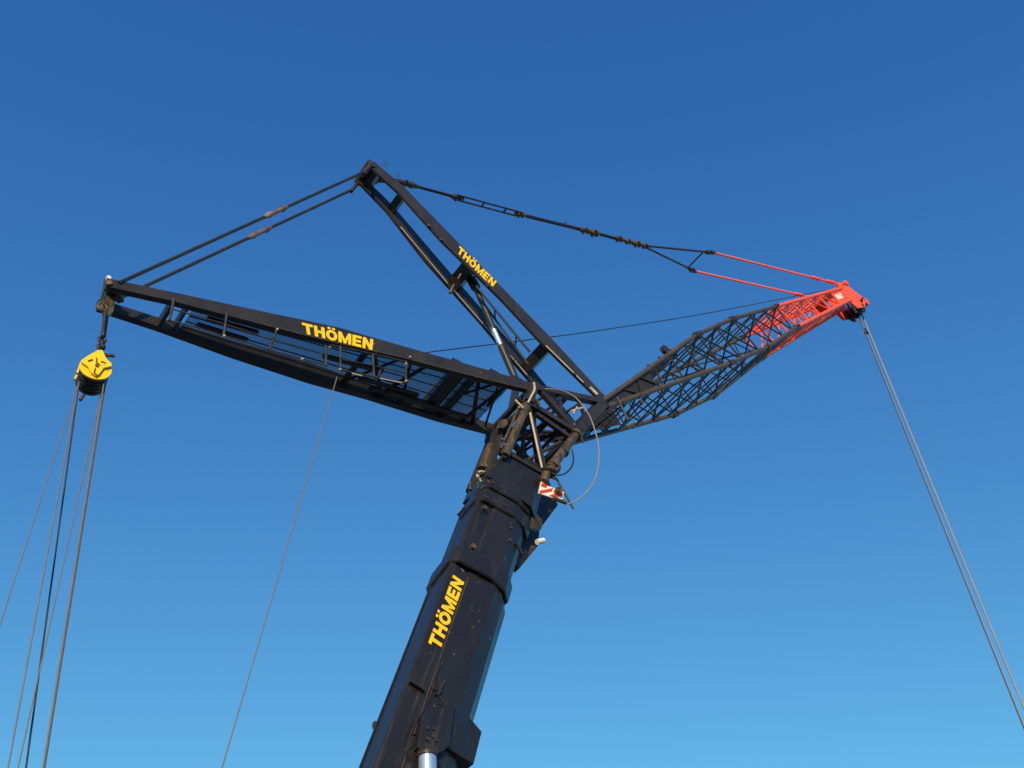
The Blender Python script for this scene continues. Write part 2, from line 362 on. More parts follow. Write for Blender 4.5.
# --- lattice adapter on top of the boom head
E1, E2, E3, E4 = V((4.027, -0.820, 20.915)), V((6.457, -0.620, 22.147)), V((5.357, -0.780, 20.217)), V((3.931, -0.780, 20.356))
U1, U2 = V((3.361, -0.680, 18.348)), V((4.582, -0.680, 18.561))
E1b, E4b = V((4.307, -0.800, 20.976)), V((4.179, -0.750, 20.161)); E3b = V((5.246, -0.750, 19.936))
ad = MB()
def far(p): return V((p[0], 1.0 if (V(p)-E2).length < .01 else -p[1], p[2]))
for f in (lambda p: p, far):
    ad.bar(f(E1), f(E2), .16, .17); ad.bar(f(E1b), f(E3), .12, .14); ad.bar(f(E4), f(E3), .12, .15)
    ad.bar(f(E4b), f(E3b), .10, .12); ad.bar(f(E3), f(E2), .14, .26); ad.bar(f(E1), f(E4), .2, .22)
    ad.bar(f(E4), f(lerp(U1, U2, .9)), .07, .07)
    ad.bar(f(lerp(E1, E2, .35)), f(lerp(E4, E3, .75)), .07, .07); ad.bar(f(lerp(E1, E2, .6)), f(lerp(E3, E2, .35)), .07, .07)
adapter = ad.build('jib_adapter_frame', 'black', crane, .008)
m = MB()
for p, r in ((E1, .12), (E4, .10), (E3, .12), (E2, .11), (U1, .08), (U2, .08), (lerp(E1, E2, .5), .06)): m.tube(p, far(p), r*.7, n=10)
pr = [(E4, U2), (U1, E3), (E1, E3), (E3, E2), (E4, E3)]
for a, b in pr: m.tube(a, mir(b), .045); m.tube(b, mir(a), .045)
for t in (.25, .5, .75):
    m.tube(lerp(E4, E3, t), mir(lerp(E4, E3, t)), .045); m.tube(lerp(E4, E3, t), mir(lerp(E4, E3, t-.25)), .035)
    m.tube(lerp(E1, E2, t), mir(lerp(E1, E2, t-.25)), .035); m.tube(lerp(U2, E3, t), mir(lerp(U2, E3, t)), .04)
m.build('adapter_bracing', 'black', adapter)
# cylinders and struts between the boom head and the adapter
m = MB(); m.tube(U1, lerp(U1, E4, .97), .10, .095, n=14); m.build('upright_tube', 'greasy', adapter)
m = MB(); m.tube(mir(U1), mir(E4), .10, n=12); m.build('upright_tube', 'black', adapter)
m = MB(); m.tube(lerp(U1, E4, .05)+V((-.16, -.02, .03)), lerp(U1, E4, .8)+V((-.16, -.02, .03)), .03, n=8); m.build('conduit', 'greasy', adapter)
m = MB(); m.tube(U2+V((0, 0, .1)), E3, .12, .095, n=16)
for t, r in ((.0, .15), (.12, .17), (.5, .125), (.95, .15)):
    p = lerp(U2, E3, t); m.disc(p, E3-U2, r, .09, 14)
m.build('upright_cylinder', 'greasy', adapter)
m = MB(); m.tube(mir(U2), mir(E3), .12, n=12); m.build('upright_tube', 'black', adapter)
m = MB(); m.tube((3.984, -0.780, 20.044), (4.346, -0.700, 18.534), .028, n=8); m.build('thin_strut', 'pale', adapter)
m = MB()
m.path(smooth([(4.029, -0.900, 21.022), (4.016, -0.930, 20.733), (3.917, -0.920, 20.428), (3.842, -0.900, 20.188)]), .03); m.build('lashing_strap', 'pale', adapter)
m = MB(); m.prism([(3.341, -0.500, 19.650), (3.507, -0.500, 19.804), (3.577, -0.500, 19.663), (3.426, -0.500, 19.436), (3.290, -0.500, 19.352)], (0, .1, 0)); m.build('spotlight', 'greasy', adapter, .01)
m = MB(); m.tube((3.511, -0.850, 20.122), (3.735, -0.850, 19.992), .03); m.tube((5.198, -0.800, 20.873), (5.618, -0.800, 21.270), .028); m.tube((5.238, -0.820, 20.773), (5.378, -0.820, 21.115), .02)
m.build('locking_pin', 'pale', adapter, split=True)
m = MB()
for k in range(26):
    c0 = lerp(U1, E4, .95) if k < 6 else (lerp(U2, E3, 1.0) if k < 13 else U2)
    p = c0 + V((random.uniform(-.14, .14), random.uniform(-.2, .05), random.uniform(-.16, .16)))
    m.tube(p, p+V((random.uniform(-.12, .12), random.uniform(-.1, .1), random.uniform(-.12, .12))), random.uniform(.015, .04))
m.build('coupling', 'greasy', adapter, split=True)
# striped warning board with its aerial
bq = [(4.307, -0.720, 18.127), (4.216, -0.720, 17.686), (4.580, -0.720, 17.753), (4.868, -0.720, 17.836), (4.921, -0.720, 18.105), (4.700, -0.720, 18.074), (4.509, -0.720, 18.058)]
wb = MB().prism(bq, (0, .03, 0)).build('warning_board', 'white', head)
def stripe(a, b, c, d):
    o = V((0, -.006, 0)); MB().prism([V(a)+o, V(b)+o, V(c)+o, V(d)+o], (0, -.004, 0)).build('red_stripe', 'signred', wb)
stripe((4.307, -0.720, 18.036), (4.468, -0.720, 18.050), (4.410, -0.720, 17.943), (4.281, -0.720, 17.931))
stripe((4.236, -0.720, 17.757), (4.617, -0.720, 18.052), (4.572, -0.720, 17.928), (4.256, -0.720, 17.691))
stripe((4.499, -0.720, 17.765), (4.865, -0.720, 18.087), (4.889, -0.720, 17.997), (4.662, -0.720, 17.783))
m = MB(); m.tube((4.729, -0.700, 18.443), (5.181, -0.700, 17.752), .025); m.build('aerial', 'steel_dark', head)
m = MB(); m.disc((4.706, -0.780, 17.970), (0, 1, 0), .075, .12); m.tube((4.591, -0.740, 17.729), (4.945, -0.740, 17.773), .045); m.tube((4.414, -0.750, 18.346), (4.351, -0.750, 18.067), .1); m.build('anemometer', 'greasy', head)
# hoses
m = MB(); m.path(smooth([(4.353, -0.900, 21.021), (4.637, -1.000, 21.099), (4.930, -1.050, 21.119), (5.157, -1.100, 21.004), (5.479, -1.120, 20.621), (5.643, -1.150, 19.901), (5.651, -1.150, 19.242), (5.522, -1.100, 18.540), (5.283, -1.000, 18.027), (5.098, -0.900, 17.793), (4.951, -0.800, 17.701)]), .017); m.build('looped_hose', 'hose', adapter)
m = MB(); m.path(smooth([(5.156, -0.800, 19.504), (5.100, -0.900, 19.094), (4.986, -0.950, 18.731), (4.789, -0.950, 18.415), (4.653, -0.800, 18.412), (4.540, -0.700, 18.584)]), .02); m.build('thin_hose', 'rubber', adapter)

# --- rear mast (the long arm reaching back with the walkway)
rt = [(-5.402, -0.280, 18.256), (-4.273, -0.370, 18.630), (-2.687, -0.490, 19.164), (-0.922, -0.600, 19.793), (0.535, -0.680, 20.155), (2.526, -0.770, 20.697), (4.090, -0.820, 21.139)]
rb = [(-5.337, -0.280, 18.036), (-4.210, -0.370, 18.385), (-2.612, -0.490, 18.788), (-0.851, -0.600, 19.282), (0.571, -0.680, 19.764), (2.536, -0.770, 20.330), (4.084, -0.820, 20.845)]
rear = MB()
def rm(t, k=.5, y=1.):                                # a point of the near leg's centre line, y scales across
    p = lerp(along(rt, t), along(rb, t), k); return V((p.x, p.y*y, p.z))
for t, w, h in ((.125, .07, .22), (.155, .05, .22), (.56, .10, .12), (.79, .30, .26), (.835, .14, .18)):
    p = rm(t); rear.bar(p+V((0, .1, 0)), mir(p), w, h, (1, 0, .25))
for a, b in ((.84, .93), (.56, .66), (.72, .66), ):
    p, q = rm(a), rm(b); rear.tube(p, mir(q), .05); rear.tube(mir(p) if a < .8 else lerp(p, mir(p), .55), q if a < .8 else rm(.9, .9), .035)
rear.tube(rm(.90), mir(rm(.97)), .03); rear.tube(rm(.935), mir(rm(.9)), .045); rear.tube(rm(.93, .5), lerp(rm(.93), mir(rm(.93)), .6), .04)
rmast = MB().beam(rt, rb, (0, .14, 0)).beam([mir(p) for p in rt], [mir(p) for p in rb], (0, .15, 0)).tube(rm(.01), mir(rm(.01)), .07).build('rear_mast', 'black', crane, .01)
rear.build('crossbar', 'black', rmast, split=True)
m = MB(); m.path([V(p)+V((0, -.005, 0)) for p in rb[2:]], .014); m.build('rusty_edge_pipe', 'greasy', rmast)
lettering(rmast, (-1.607, -0.555, 19.098), (-0.086, -0.645, 19.552), (-1.703, -0.555, 19.396), (-0.102, -0.645, 19.909), (0, -1, 0))
# grating between the legs: real bars
m = MB()
t = .17
while t < .94:
    p = rm(t, .5); m.bar(p+V((0, .13, 0)), mir(p), .014, .014, (1, 0, .25)); t += .0034
for y in (-.8, -.4, 0, .4, .8): m.bar(rm(.17, .5, y), rm(.94, .5, y), .02, .02)
m.build('walkway_grating', 'black', rmast)
m = MB()
for a, b, y in ((.20, .31, .35), (.19, .30, -.2), (.47, .62, .1), (.58, .74, -.45), (.62, .9, -.75)):
    m.bar(rm(a, .8, y), rm(b, .8, y), .10, .07)
m.bar(rm(.66, .9, -.62), rm(.80, .9, -.66), .12, .10)
m.build('channel_beam', 'black', rmast, split=True)
# handrails folded along the near leg
hr = MB()
def HR(x, y): return None
lo = [(-4.136, -0.360, 17.834), (-3.645, -0.400, 17.960), (-3.104, -0.420, 18.060), (-2.646, -0.460, 18.167), (-2.180, -0.480, 18.232), (-1.485, -0.520, 18.402), (-0.993, -0.550, 18.511)]
md = [(-4.174, -0.380, 18.145), (-3.141, -0.440, 18.376), (-2.148, -0.500, 18.537), (-1.002, -0.570, 18.807)]
hr.path(md, .016); hr.path(lo, .016)
for a, b in (((174,299),(169.5,320.5)),): pass
hr.tube((-4.210, -0.390, 18.428), (-4.136, -0.360, 17.834), .028); hr.tube((-3.188, -0.460, 18.692), (-3.104, -0.420, 18.060), .028); hr.tube((-2.156, -0.520, 18.885), (-2.180, -0.480, 18.232), .022); hr.tube((-1.089, -0.580, 19.046), (-0.991, -0.550, 18.497), .028)
hr.build('handrail', 'steel_dark', rmast)
hr = MB()
hr.path([(-1.038, -0.660, 19.034), (-0.816, -0.660, 19.129), (-0.067, -0.680, 19.412), (0.743, -0.700, 19.694)], .018); hr.path([(-0.766, -0.660, 18.770), (-0.027, -0.680, 19.058), (0.749, -0.700, 19.327)], .016)
hr.path([(-0.714, -0.640, 18.474), (0.044, -0.660, 18.751), (0.776, -0.700, 19.016)], .022)
for a, b in (((-0.807, -0.660, 19.152), (-0.705, -0.640, 18.496)), ((-0.067, -0.680, 19.412), (0.044, -0.660, 18.751)), ((0.717, -0.700, 19.693), (0.775, -0.700, 19.031)), ((0.252, -0.500, 19.279), (0.155, -0.500, 18.819))): hr.tube(a, b, .025)
hr.build('handrail', 'steel_dark', rmast)
m = MB()
for p in ((-3.099, -0.440, 18.043), (-1.014, -0.620, 19.026), (-0.724, -0.660, 18.463), (0.714, -0.720, 19.586), (0.761, -0.720, 19.052), (0.786, -0.730, 19.866), (-2.156, -0.530, 18.858), (-1.512, -0.540, 18.363)): m.disc(p, (0, 1, 0), .024, .04, 8)
m.bar((-0.452, -0.660, 18.524), (-0.225, -0.660, 18.600), .02, .022); m.bar((0.174, -0.680, 18.773), (0.683, -0.700, 18.953), .02, .02); m.bar((1.657, 0.620, 20.094), (1.949, 0.620, 20.179), .02, .03)
m.build('rail_clamp', 'pale', rmast, split=True)
m = MB()
for x0 in (.78, .885, .955):
    p = rm(x0, 0); m.bar(p+V((-.12, .08, .03)), p+V((.12, .08, .03)), .12, .1)
m.build('lug', 'black', rmast, split=True)
# tip of the rear mast
tip = MB()
tip.tube((-5.393, -0.320, 18.105), (-5.209, 0.300, 18.183), .06, n=14)
tip.prism([(-5.468, -0.050, 18.453), (-5.340, -0.050, 18.559), (-5.175, -0.050, 18.268), (-5.089, -0.050, 17.703), (-5.185, -0.050, 17.506), (-5.291, -0.050, 17.732), (-5.311, -0.050, 18.126)], (0, .10, 0))
tip.bar((-5.225, -0.100, 18.235), (-5.040, 0.100, 18.286), .12, .16)
tp = tip.build('mast_tip', 'greasy', rmast)
m = MB(); m.disc((-5.426, -0.200, 18.346), (0, 1, 0), .042, .06, 14); m.disc((-5.344, 0.050, 17.974), (0, 1, 0), .035, .06, 12); m.build('tip_lamp', 'white', tp, split=True)
m = MB(); m.disc((-5.289, -0.000, 17.758), (0, 1, 0), .10, .10, 18); m.ring((-5.292, -0.050, 17.701), (0, 1, 0), .09, .02, 16); m.build('tip_sheave', 'greasy', tp)
m = MB(); m.tube((-5.433, -0.150, 18.236), (-5.358, 0.000, 17.891), .025); m.build('tie_rod', 'rubber', tp)

# --- front mast (the tall A-frame that holds up the jib)
fu = [(-0.724, -0.320, 27.518), (0.235, -0.360, 27.075), (1.933, -0.430, 25.859), (3.803, -0.500, 24.543), (4.828, -0.540, 23.812), (6.578, -0.620, 22.419)]
fl = [(-0.871, -0.320, 27.177), (0.084, -0.360, 26.667), (1.438, -0.420, 25.527), (3.373, -0.500, 24.270), (4.558, -0.540, 23.362), (6.301, -0.620, 22.217)]
def fm(t, k=.5, y=1.):
    p = lerp(along(fu, t), along(fl, t), k); return V((p.x, p.y*y, p.z))
fr = MB()
fr.bar(fm(.135)+V((0, .05, 0)), mir(fm(.135)), .22, .16, (1, 0, -.8))
fr.bar(fm(.44)+V((0, .05, 0)), mir(fm(.44)), .36, .26, (1, 0, -.8))
fr.bar(fm(.775)+V((0, .05, 0)), mir(fm(.775)), .30, .26, (1, 0, -.8))
fr.bar(fm(.03), mir(fm(.03)), .2, .2, (1, 0, -.8))
fb = lambda p: V((p[0], -p[1]*1.04, p[2]))
fmast = MB().beam(fu, fl, (0, .08, 0)).beam([fb(p) for p in fu], [fb(p) for p in fl], (0, -.08, 0)).tube(fm(.01), mir(fm(.01)), .07).build('front_mast', 'black', crane, .01)
fr.build('crossbar', 'black', fmast, split=True)
lettering(fmast, (1.946, -0.425, 25.328), (3.058, -0.468, 24.607), (2.023, -0.425, 25.704), (3.196, -0.468, 24.968), (0, -1, 0))
m = MB()
for t0, t1, k, y in ((.20, .43, 1.02, 1), (.46, .66, 1.02, 1), (.72, .80, 1.02, 1)):
    p, q = fm(t0, k), fm(t1, k); m.tube(V((p.x, -p.y+.0, p.z))+V((-.01, -.11, -.01)), V((q.x, -q.y, q.z))+V((-.01, -.11, -.01)), .014)
m.path([fm(.78, 1.0)+V((0, -.012, 0)), fm(.86, 1.0)+V((0, -.012, 0)), fm(.935, 1.0)+V((0, -.012, 0))], .022)
m.bar(fm(.955, .8)+V((0, -.01, 0)), fm(.985, .8)+V((0, -.01, 0)), .03, .10)
m.build('glint_strip', 'pale', fmast, split=True)  # pale strips modelled as the sun glint along the leg edges
cyl = MB().tube((2.793, -0.000, 25.087), (3.461, -0.000, 23.594), .075, n=14).tube((3.685, 0.000, 23.097), (4.181, -0.000, 21.983), .095, n=14).tube((2.692, -0.000, 25.234), (2.861, -0.000, 24.960), .13, n=12).build('mast_cylinder', 'black', fmast)
ce = V((4.181, -0.000, 21.983)); MB().bar(ce, (E1.x, 0, E1.z), .16, .14).bar(ce-V((0, .12, 0)), ce+V((0, .12, 0)), .12, .12, (1, 0, 0)).build('cylinder_foot', 'black', cyl)
MB().tube((3.429, -0.000, 23.654), (3.717, -0.000, 23.039), .07, n=20).build('piston_rod', 'chrome', cyl)
m = MB(); m.tube((2.683, -0.280, 24.585), (4.364, -0.320, 23.016), .03); m.tube((2.902, -0.050, 24.577), (4.494, -0.050, 22.894), .03)
for t in (.35, .75): m.tube(lerp((2.683, -0.280, 24.585), (4.364, -0.320, 23.016), t), lerp((2.902, -0.050, 24.577), (4.494, -0.050, 22.894), t), .02)
m.build('pawl_rod', 'black', fmast)
m = MB()
for t, k in ((.27, 1.), (.33, 1.), (.53, 1.), (.9, 1.)): m.disc(fm(t, k)+V((0, -.01, 0)), (0, 1, 0), .05, .05, 10)
p = fm(.6, 0, -1); m.prism([p, p+V((.16, 0, .02)), p+V((.16, 0, -.2))], (0, .1, 0))
m.tube((2.255, 0.300, 24.588), (2.300, 0.200, 24.870), .045); m.tube((2.293, 0.000, 24.905), (2.315, -0.100, 25.035), .035)
m.build('hinge_lug', 'greasy', fmast, split=True)
tf = MB(); tf.tube(fm(.0), mir(fm(.0)), .13, n=14)
for f in (lambda p: p, mir): tf.tube(f((-0.793, -0.340, 27.336)), f((-0.969, -0.320, 26.601)), .055, n=10); tf.disc(f((-0.815, -0.340, 27.259)), (0, 1, 0), .12, .05, 14)
tf.bar((-0.819, -0.100, 27.177), (-0.335, 0.100, 27.526), .3, .1)
tf.build('mast_tip', 'steel_dark', fmast)
m = MB(); m.ring((-0.436, -0.300, 27.712), (.4, 1, .1), .09, .008, 14, -1, 3.6); m.ring((-0.014, -0.300, 27.602), (.3, 1, .2), .09, .008, 14, -1, 3.4); m.build('wire_loop', 'rubber', fmast, split=True)

# --- guy rods between the two mast tips
def rod(p, q, r, name, mat, joints=(), jr=2.0, jl=.5, jm='greasy'):
    p, q = V(p), V(q); o = MB().tube(p, q, r, n=8).build(name, mat, crane); L = (q-p).length; ax = (q-p).normalized()
    for t in joints:
        c = lerp(p, q, t)
        MB().tube(c-ax*jl/2, c-ax*jl*.28, r*jr*.55, r*jr, n=8).tube(c-ax*jl*.3, c+ax*jl*.3, r*jr*.72, n=8).tube(c+ax*jl*.28, c+ax*jl/2, r*jr, r*jr*.55, n=8).build('joint', jm, o)
    return o
gA, gB = V((-5.226, -0.300, 18.232)), V((-0.957, -0.330, 26.703)); 
rod(gA, gB, .040, 'guy_rod', 'black', (.56,), 2.0, .95, 'joint_metal')
rod(mir(gA), mir(gB), .040, 'guy_rod', 'black', (.545,), 2.0, .95, 'joint_metal')

# --- pendant bars from the front mast to the jib head
pe = [(0.180, 0.000, 27.820), (2.080, -0.000, 28.813), (4.328, -0.000, 29.993), (7.188, -0.000, 31.597), (9.494, 0.000, 32.830)]
w_ = [.06, .08, .17, .09, .09]
pend = MB()
o0 = MB()
for sy in (-1, 1):
    pts = []
    for i in range(4):
        w0 = (.02, .085, .035, .03)[i]; a = V(pe[i])+V((0, sy*w0, 0)); b = V(pe[i+1])+V((0, sy*w0, 0))
        pend.tube(a, b, .028, n=8)
for t in (.4, .75): c = lerp(pe[1], pe[2], t); pend.tube(c+V((0, -.10, 0)), c+V((0, .10, 0)), .03)
tipc = fm(.03); pend.tube((tipc.x, -.10, tipc.z), V(pe[0])+V((0, -.03, 0)), .035, n=8); pend.tube((tipc.x, .10, tipc.z), V(pe[0])+V((0, .03, 0)), .035, n=8)
pn = pend.build('pendant_bar', 'black', crane)
def joint(c, ax, r, l, parent, mat='greasy'):
    c, ax = V(c), V(ax).normalized()
    MB().tube(c-ax*l/2, c-ax*l*.2, r*.5, r, n=10).tube(c-ax*l*.25, c+ax*l*.25, r*.8, n=8).tube(c+ax*l*.2, c+ax*l/2, r, r*.5, n=10).tube(c-V((0, r*1.2, 0)), c+V((0, r*1.2, 0)), r*.5).build('joint', mat, parent)
axp = V(pe[4])-V(pe[0])
joint((0.397, -0.000, 27.928), axp, .10, .95, pn, 'steel_dark'); joint(pe[1], axp, .095, .5, pn, 'steel_dark'); joint(pe[2], axp, .095, .45, pn); 
for k in ((583,229.5), ): joint((6.931, 0.000, 31.454), axp, .10, .6, pn); joint((7.317, -0.000, 31.653), axp, .12, .5, pn)
joint((8.428, -0.000, 32.286), axp, .10, .5, pn); joint((8.840, 0.000, 32.499), axp, .09, .4, pn); joint((9.259, -0.000, 32.716), axp, .11, .5, pn); joint((9.639, 0.000, 32.927), axp, .10, .4, pn)
m = MB(); m.tube((6.097, 0.000, 31.021), (6.130, 0.000, 31.289), .03, .01); m.build('pin', 'black', pn)
rn = V((12.619, -0.500, 34.486)); rf = V((13.004, 0.500, 34.892)); jn = V((20.553, -0.500, 39.001))
rf = mir(rn)
m = MB(); m.tube(pe[4], rn, .038); m.tube(pe[4], rf, .038); m.tube(lerp(pe[4], rn, .86), lerp(pe[4], rf, .86), .03)
sp = m.build('spreader', 'black', crane)
joint(lerp(pe[4], rn, .95), rn-V(pe[4]), .085, .6, sp, 'steel_dark'); joint(lerp(pe[4], rf, .95), rf-V(pe[4]), .085, .6, sp, 'steel_dark')
for a, b in ((rn, jn), (rf, mir(jn))):
    rod(a, b, .048, 'red_pendant_bar', 'redrod', (.80, .93), 1.9, .7, 'red')

# --- luffing jib
CH = {}
CH['A'] = [(6.448, -0.600, 22.236), (9.916, -1.200, 26.930), (11.779, -1.200, 29.112), (15.126, -0.750, 32.891), (20.712, -0.470, 38.837)]
CH['B'] = [(6.565, -0.600, 22.082), (11.191, -1.200, 26.492), (13.272, -1.200, 28.761), (16.032, -0.750, 32.365), (21.115, -0.470, 38.336)]
FW = (1.62, 1.12, 1.12, 1.3, 1.)
CH['C'] = [V((p[0], -p[1]*w, p[2])) for p, w in zip(CH['B'], FW)]; CH['D'] = [V((p[0], -p[1]*w, p[2])) for p, w in zip(CH['A'], FW)]
FACES = ('AB', 'BC', 'CD', 'DA')
def lace(m, i, n, r, batten=True, x=False):
    for fi, (a, b) in enumerate(FACES):
        P0, P1 = (V(CH[a][i]), V(CH[a][i+1])), (V(CH[b][i]), V(CH[b][i+1]))
        for k in range(n):
            t0, t1 = k/n, (k+1)/n; tm = (t0+t1)/2
            p = lambda c, t: lerp(c[0], c[1], t)
            if (P0[0]-P1[0]).length < .5 and k == 0 and i == 0: continue
            m.tube(p(P0, t0), p(P1, tm), r, n=6); m.tube(p(P1, tm), p(P0, t1), r, n=6)
            if x: m.tube(p(P1, t0), p(P0, tm), r*.9, n=6)
            if batten: m.tube(p(P0, t1), p(P1, t1), r*.9, n=6)
ch = MB()
for k in 'ABCD':
    ch.path(CH[k][:4], .072, 10)
jib = ch.build('lattice_jib', 'sunlit_dusty', crane)
jib['label'] = 'black lattice section of the jib'
m = MB(); lace(m, 0, 6, .027, batten=False); lace(m, 1, 2, .029, batten=False); lace(m, 2, 3, .027, batten=False)
for i, t in ((0, .45), (0, .75), (0, 1), (1, .5), (2, .0), (2, .5)):
    q = [lerp(CH[k][i], CH[k][i+1], t) for k in 'ABCD']; m.tube(q[0], q[2], .03, n=6)
    if t in (.75, 1, .0): m.tube(q[1], q[3], .03, n=6)
m.build('lacing', 'black', jib)
m = MB()
inn = V((0, .03, 0))
def pl(a, b, c, d, th): m.prism([a, b, c, d], th)
A0, A1, B0, B1 = CH['A'][0], lerp(CH['A'][0], CH['A'][1], .46), CH['B'][0], lerp(CH['B'][0], CH['B'][1], .37)
m.prism([V(A0)+inn, V(A1)+inn, V(B1)+inn, V(B0)+inn], (0, .03, 0)); m.prism([mir(A0)-inn, mir(A1)-inn, mir(B1)-inn, mir(B0)-inn], (0, -.03, 0))
m.prism([V(A0)+inn*2, V(lerp(CH['A'][0], CH['A'][1], .12)), mir(lerp(CH['A'][0], CH['A'][1], .12)), mir(A0)-inn*2], (.03, 0, -.03))
m.tube(V(A0), mir(A0), .13, n=14)
m.build('foot_plate', 'black', jib, split=True)
m = MB()
for t in (.46, .58, .70): p = lerp(CH['A'][0], CH['A'][1], t); m.disc(V(p)+V((-.02, 0, .07)), (.7, 0, .7), .05, .10, 10)
m.build('rusty_lug', 'greasy', jib, split=True)
m = MB(); p = V(lerp(CH['A'][0], CH['A'][1], .72)); m.disc(p+V((-.12, .2, .16)), (0, 1, 0), .15, .12, 14); m.bar(p+V((-.12, .2, .16)), p+V((.3, .2, .25)), .1, .1); m.build('guide_sheave', 'black', jib)
m = MB()
m.tube((6.809, -0.750, 22.489), (7.101, -0.750, 21.797), .03); m.tube((7.675, -0.700, 22.985), (7.766, -0.700, 22.885), .05); 
m.tube(V(lerp(CH['A'][1], CH['A'][2], .1))+V((0, .5, 0)), V(lerp(CH['B'][1], CH['B'][2], .9))+V((0, 1.2, 0)), .035)
m.build('stay', 'steel_dark', jib, split=True)
m = MB()
for k, i, t in (('B', 0, .22), ('B', 0, .10), ('B', 2, .0), ('B', 2, .95), ('A', 1, .6), ('A', 2, .1), ('C', 0, .55), ('C', 1, .4), ('C', 0, .8)):
    a = lerp(CH[k][i], CH[k][i+1], t); b = lerp(CH[k][i], CH[k][i+1], min(1, t+.03)); m.tube(a, b, .082, n=10)
m.build('worn_patch', 'greasy', jib, split=True)
m = MB()
q = lambda k, t: lerp(CH[k][0], CH[k][1], t)
m.path(smooth([q('B', .02)+V((0, .1, .1)), q('B', .35)+V((0, .12, .08)), q('B', .7)+V((0, .10, .1)), V(CH['B'][1])+V((0, .1, .08)), V(CH['B'][2])+V((0, .1, .1)), V(CH['B'][3])+V((0, .08, .08))]), .016)
m.build('cable', 'rubber', jib)
m = MB()
for k in 'ABCD':
    for i in (1, 2):
        p = V(CH[k][i]); d_ = (V(CH[k][i+1])-p).normalized(); m.tube(p-d_*.16, p+d_*.16, .098, n=10)
m.build('section_joint', 'steel_dark', jib, split=True)
m = MB()
for k in 'ABCD':
    p = V(CH[k][3]); d_ = (V(CH[k][4])-p).normalized(); m.tube(p-d_*.20, p+d_*.10, .10, n=10); m.tube(p-V((0, .14, 0)), p+V((0, .14, 0)), .035, n=8)
m.build('section_joint', 'steel_dark', jib, split=True)
# red head section
ch = MB()
for k in 'ABCD': ch.path(CH[k][3:], .078, 10)
jh = ch.build('jib_head', 'red', crane); jh['label'] = 'orange-red lattice head section of the jib'
m = MB()
for k in range(5):
    for a, b in FACES:
        p = lambda c, t: lerp(CH[c][3], CH[c][4], t)
        t0, t1 = k/5, (k+1)/5
        m.tube(p(a, t0), p(b, t0), .04, n=6)
        m.tube(p(a, t0), p(b, t1), .034, n=6)
        if a+b in ('BC', 'DA'): m.tube(p(b, t0), p(a, t1), .034, n=6); m.tube(p(a, (t0+t1)/2), p(b, (t0+t1)/2), .034, n=6)
q = [V(CH[k][3]) for k in 'ABCD']; m.tube(q[0], q[2], .04); 
m.build('lacing', 'red', jh)
A4, B4 = V(CH['A'][4]), V(CH['B'][4]); A3_, B3_ = lerp(CH['A'][3], A4, .82), lerp(CH['B'][3], B4, .82)
m = MB()
m.prism([A3_, A4, B4, B3_], (0, .04, 0)); m.prism([mir(A3_), mir(A4), mir(B4), mir(B3_)], (0, -.04, 0))
m.prism([mir(A3_), mir(A4), A4, A3_], (.03, 0, -.03))
m.build('side_plate', 'red', jh, split=True)
c = lerp(A3_, B4, .42); e1 = (A4-A3_).normalized(); e2 = (B4-A4).normalized()
m = MB(); c = V((20.219, -0.510, 37.826)); m.prism([c-e1*.42-e2*.13, c+e1*.42-e2*.13, c+e1*.42+e2*.13, c-e1*.42+e2*.13], (0, -.02, 0)); npl = m.build('notice_plate', 'white', jh)
# nose with the head sheaves
nose = V((22.531, 0.000, 39.466)); lug = V((21.326, -0.000, 39.760))
m = MB()
for sy in (-1, 1):
    yy = V((0, sy*.42, 0))
    T = [V((20.891, -0.420, 39.222)), V((21.428, -0.420, 39.732)), V((22.550, -0.420, 39.563)), V((22.192, -0.420, 38.739)), V((21.567, -0.420, 38.181)), V((21.140, -0.420, 38.340))]
    m.prism([V((p.x, 0, p.z))+yy for p in T], (0, -sy*.06, 0))
m.tube(lug+V((0, -.5, 0)), lug+V((0, .5, 0)), .13, n=14); m.tube(nose+V((0, -.42, 0)), nose+V((0, .42, 0)), .2, n=16)
m.tube(V((A4.x, -.4, A4.z)), V((nose.x, .4, nose.z)), .06); m.tube(lug, nose, .09)
m.tube(A4, jn, .12); m.tube(mir(A4), mir(jn), .12)
ns = m.build('jib_nose', 'red', jh, .01)
m = MB(); hc = V((22.035, -0.000, 38.756))
for y in (-.3, -.1, .1, .3): m.disc(hc+V((0, y, 0)), (0, 1, 0), .31, .07, 24)
m.tube(hc-V((0, .45, 0)), hc+V((0, .45, 0)), .08)
m.build('head_sheaves', 'steel_dark', jh)
m = MB(); m.tube((22.002, -0.450, 38.987), (22.196, -0.500, 39.339), .07, .03); m.tube((21.692, 0.300, 38.427), (22.238, 0.300, 39.133), .06); m.bar((20.965, -0.500, 37.902), (21.159, -0.500, 37.428), .06, .12); m.build('rope_guard', 'steel_dark', jh, split=True)
m = MB(); m.disc((22.441, 0.420, 38.986), (0, 1, 0), .18, .08, 14); m.build('end_cap', 'red', jh)

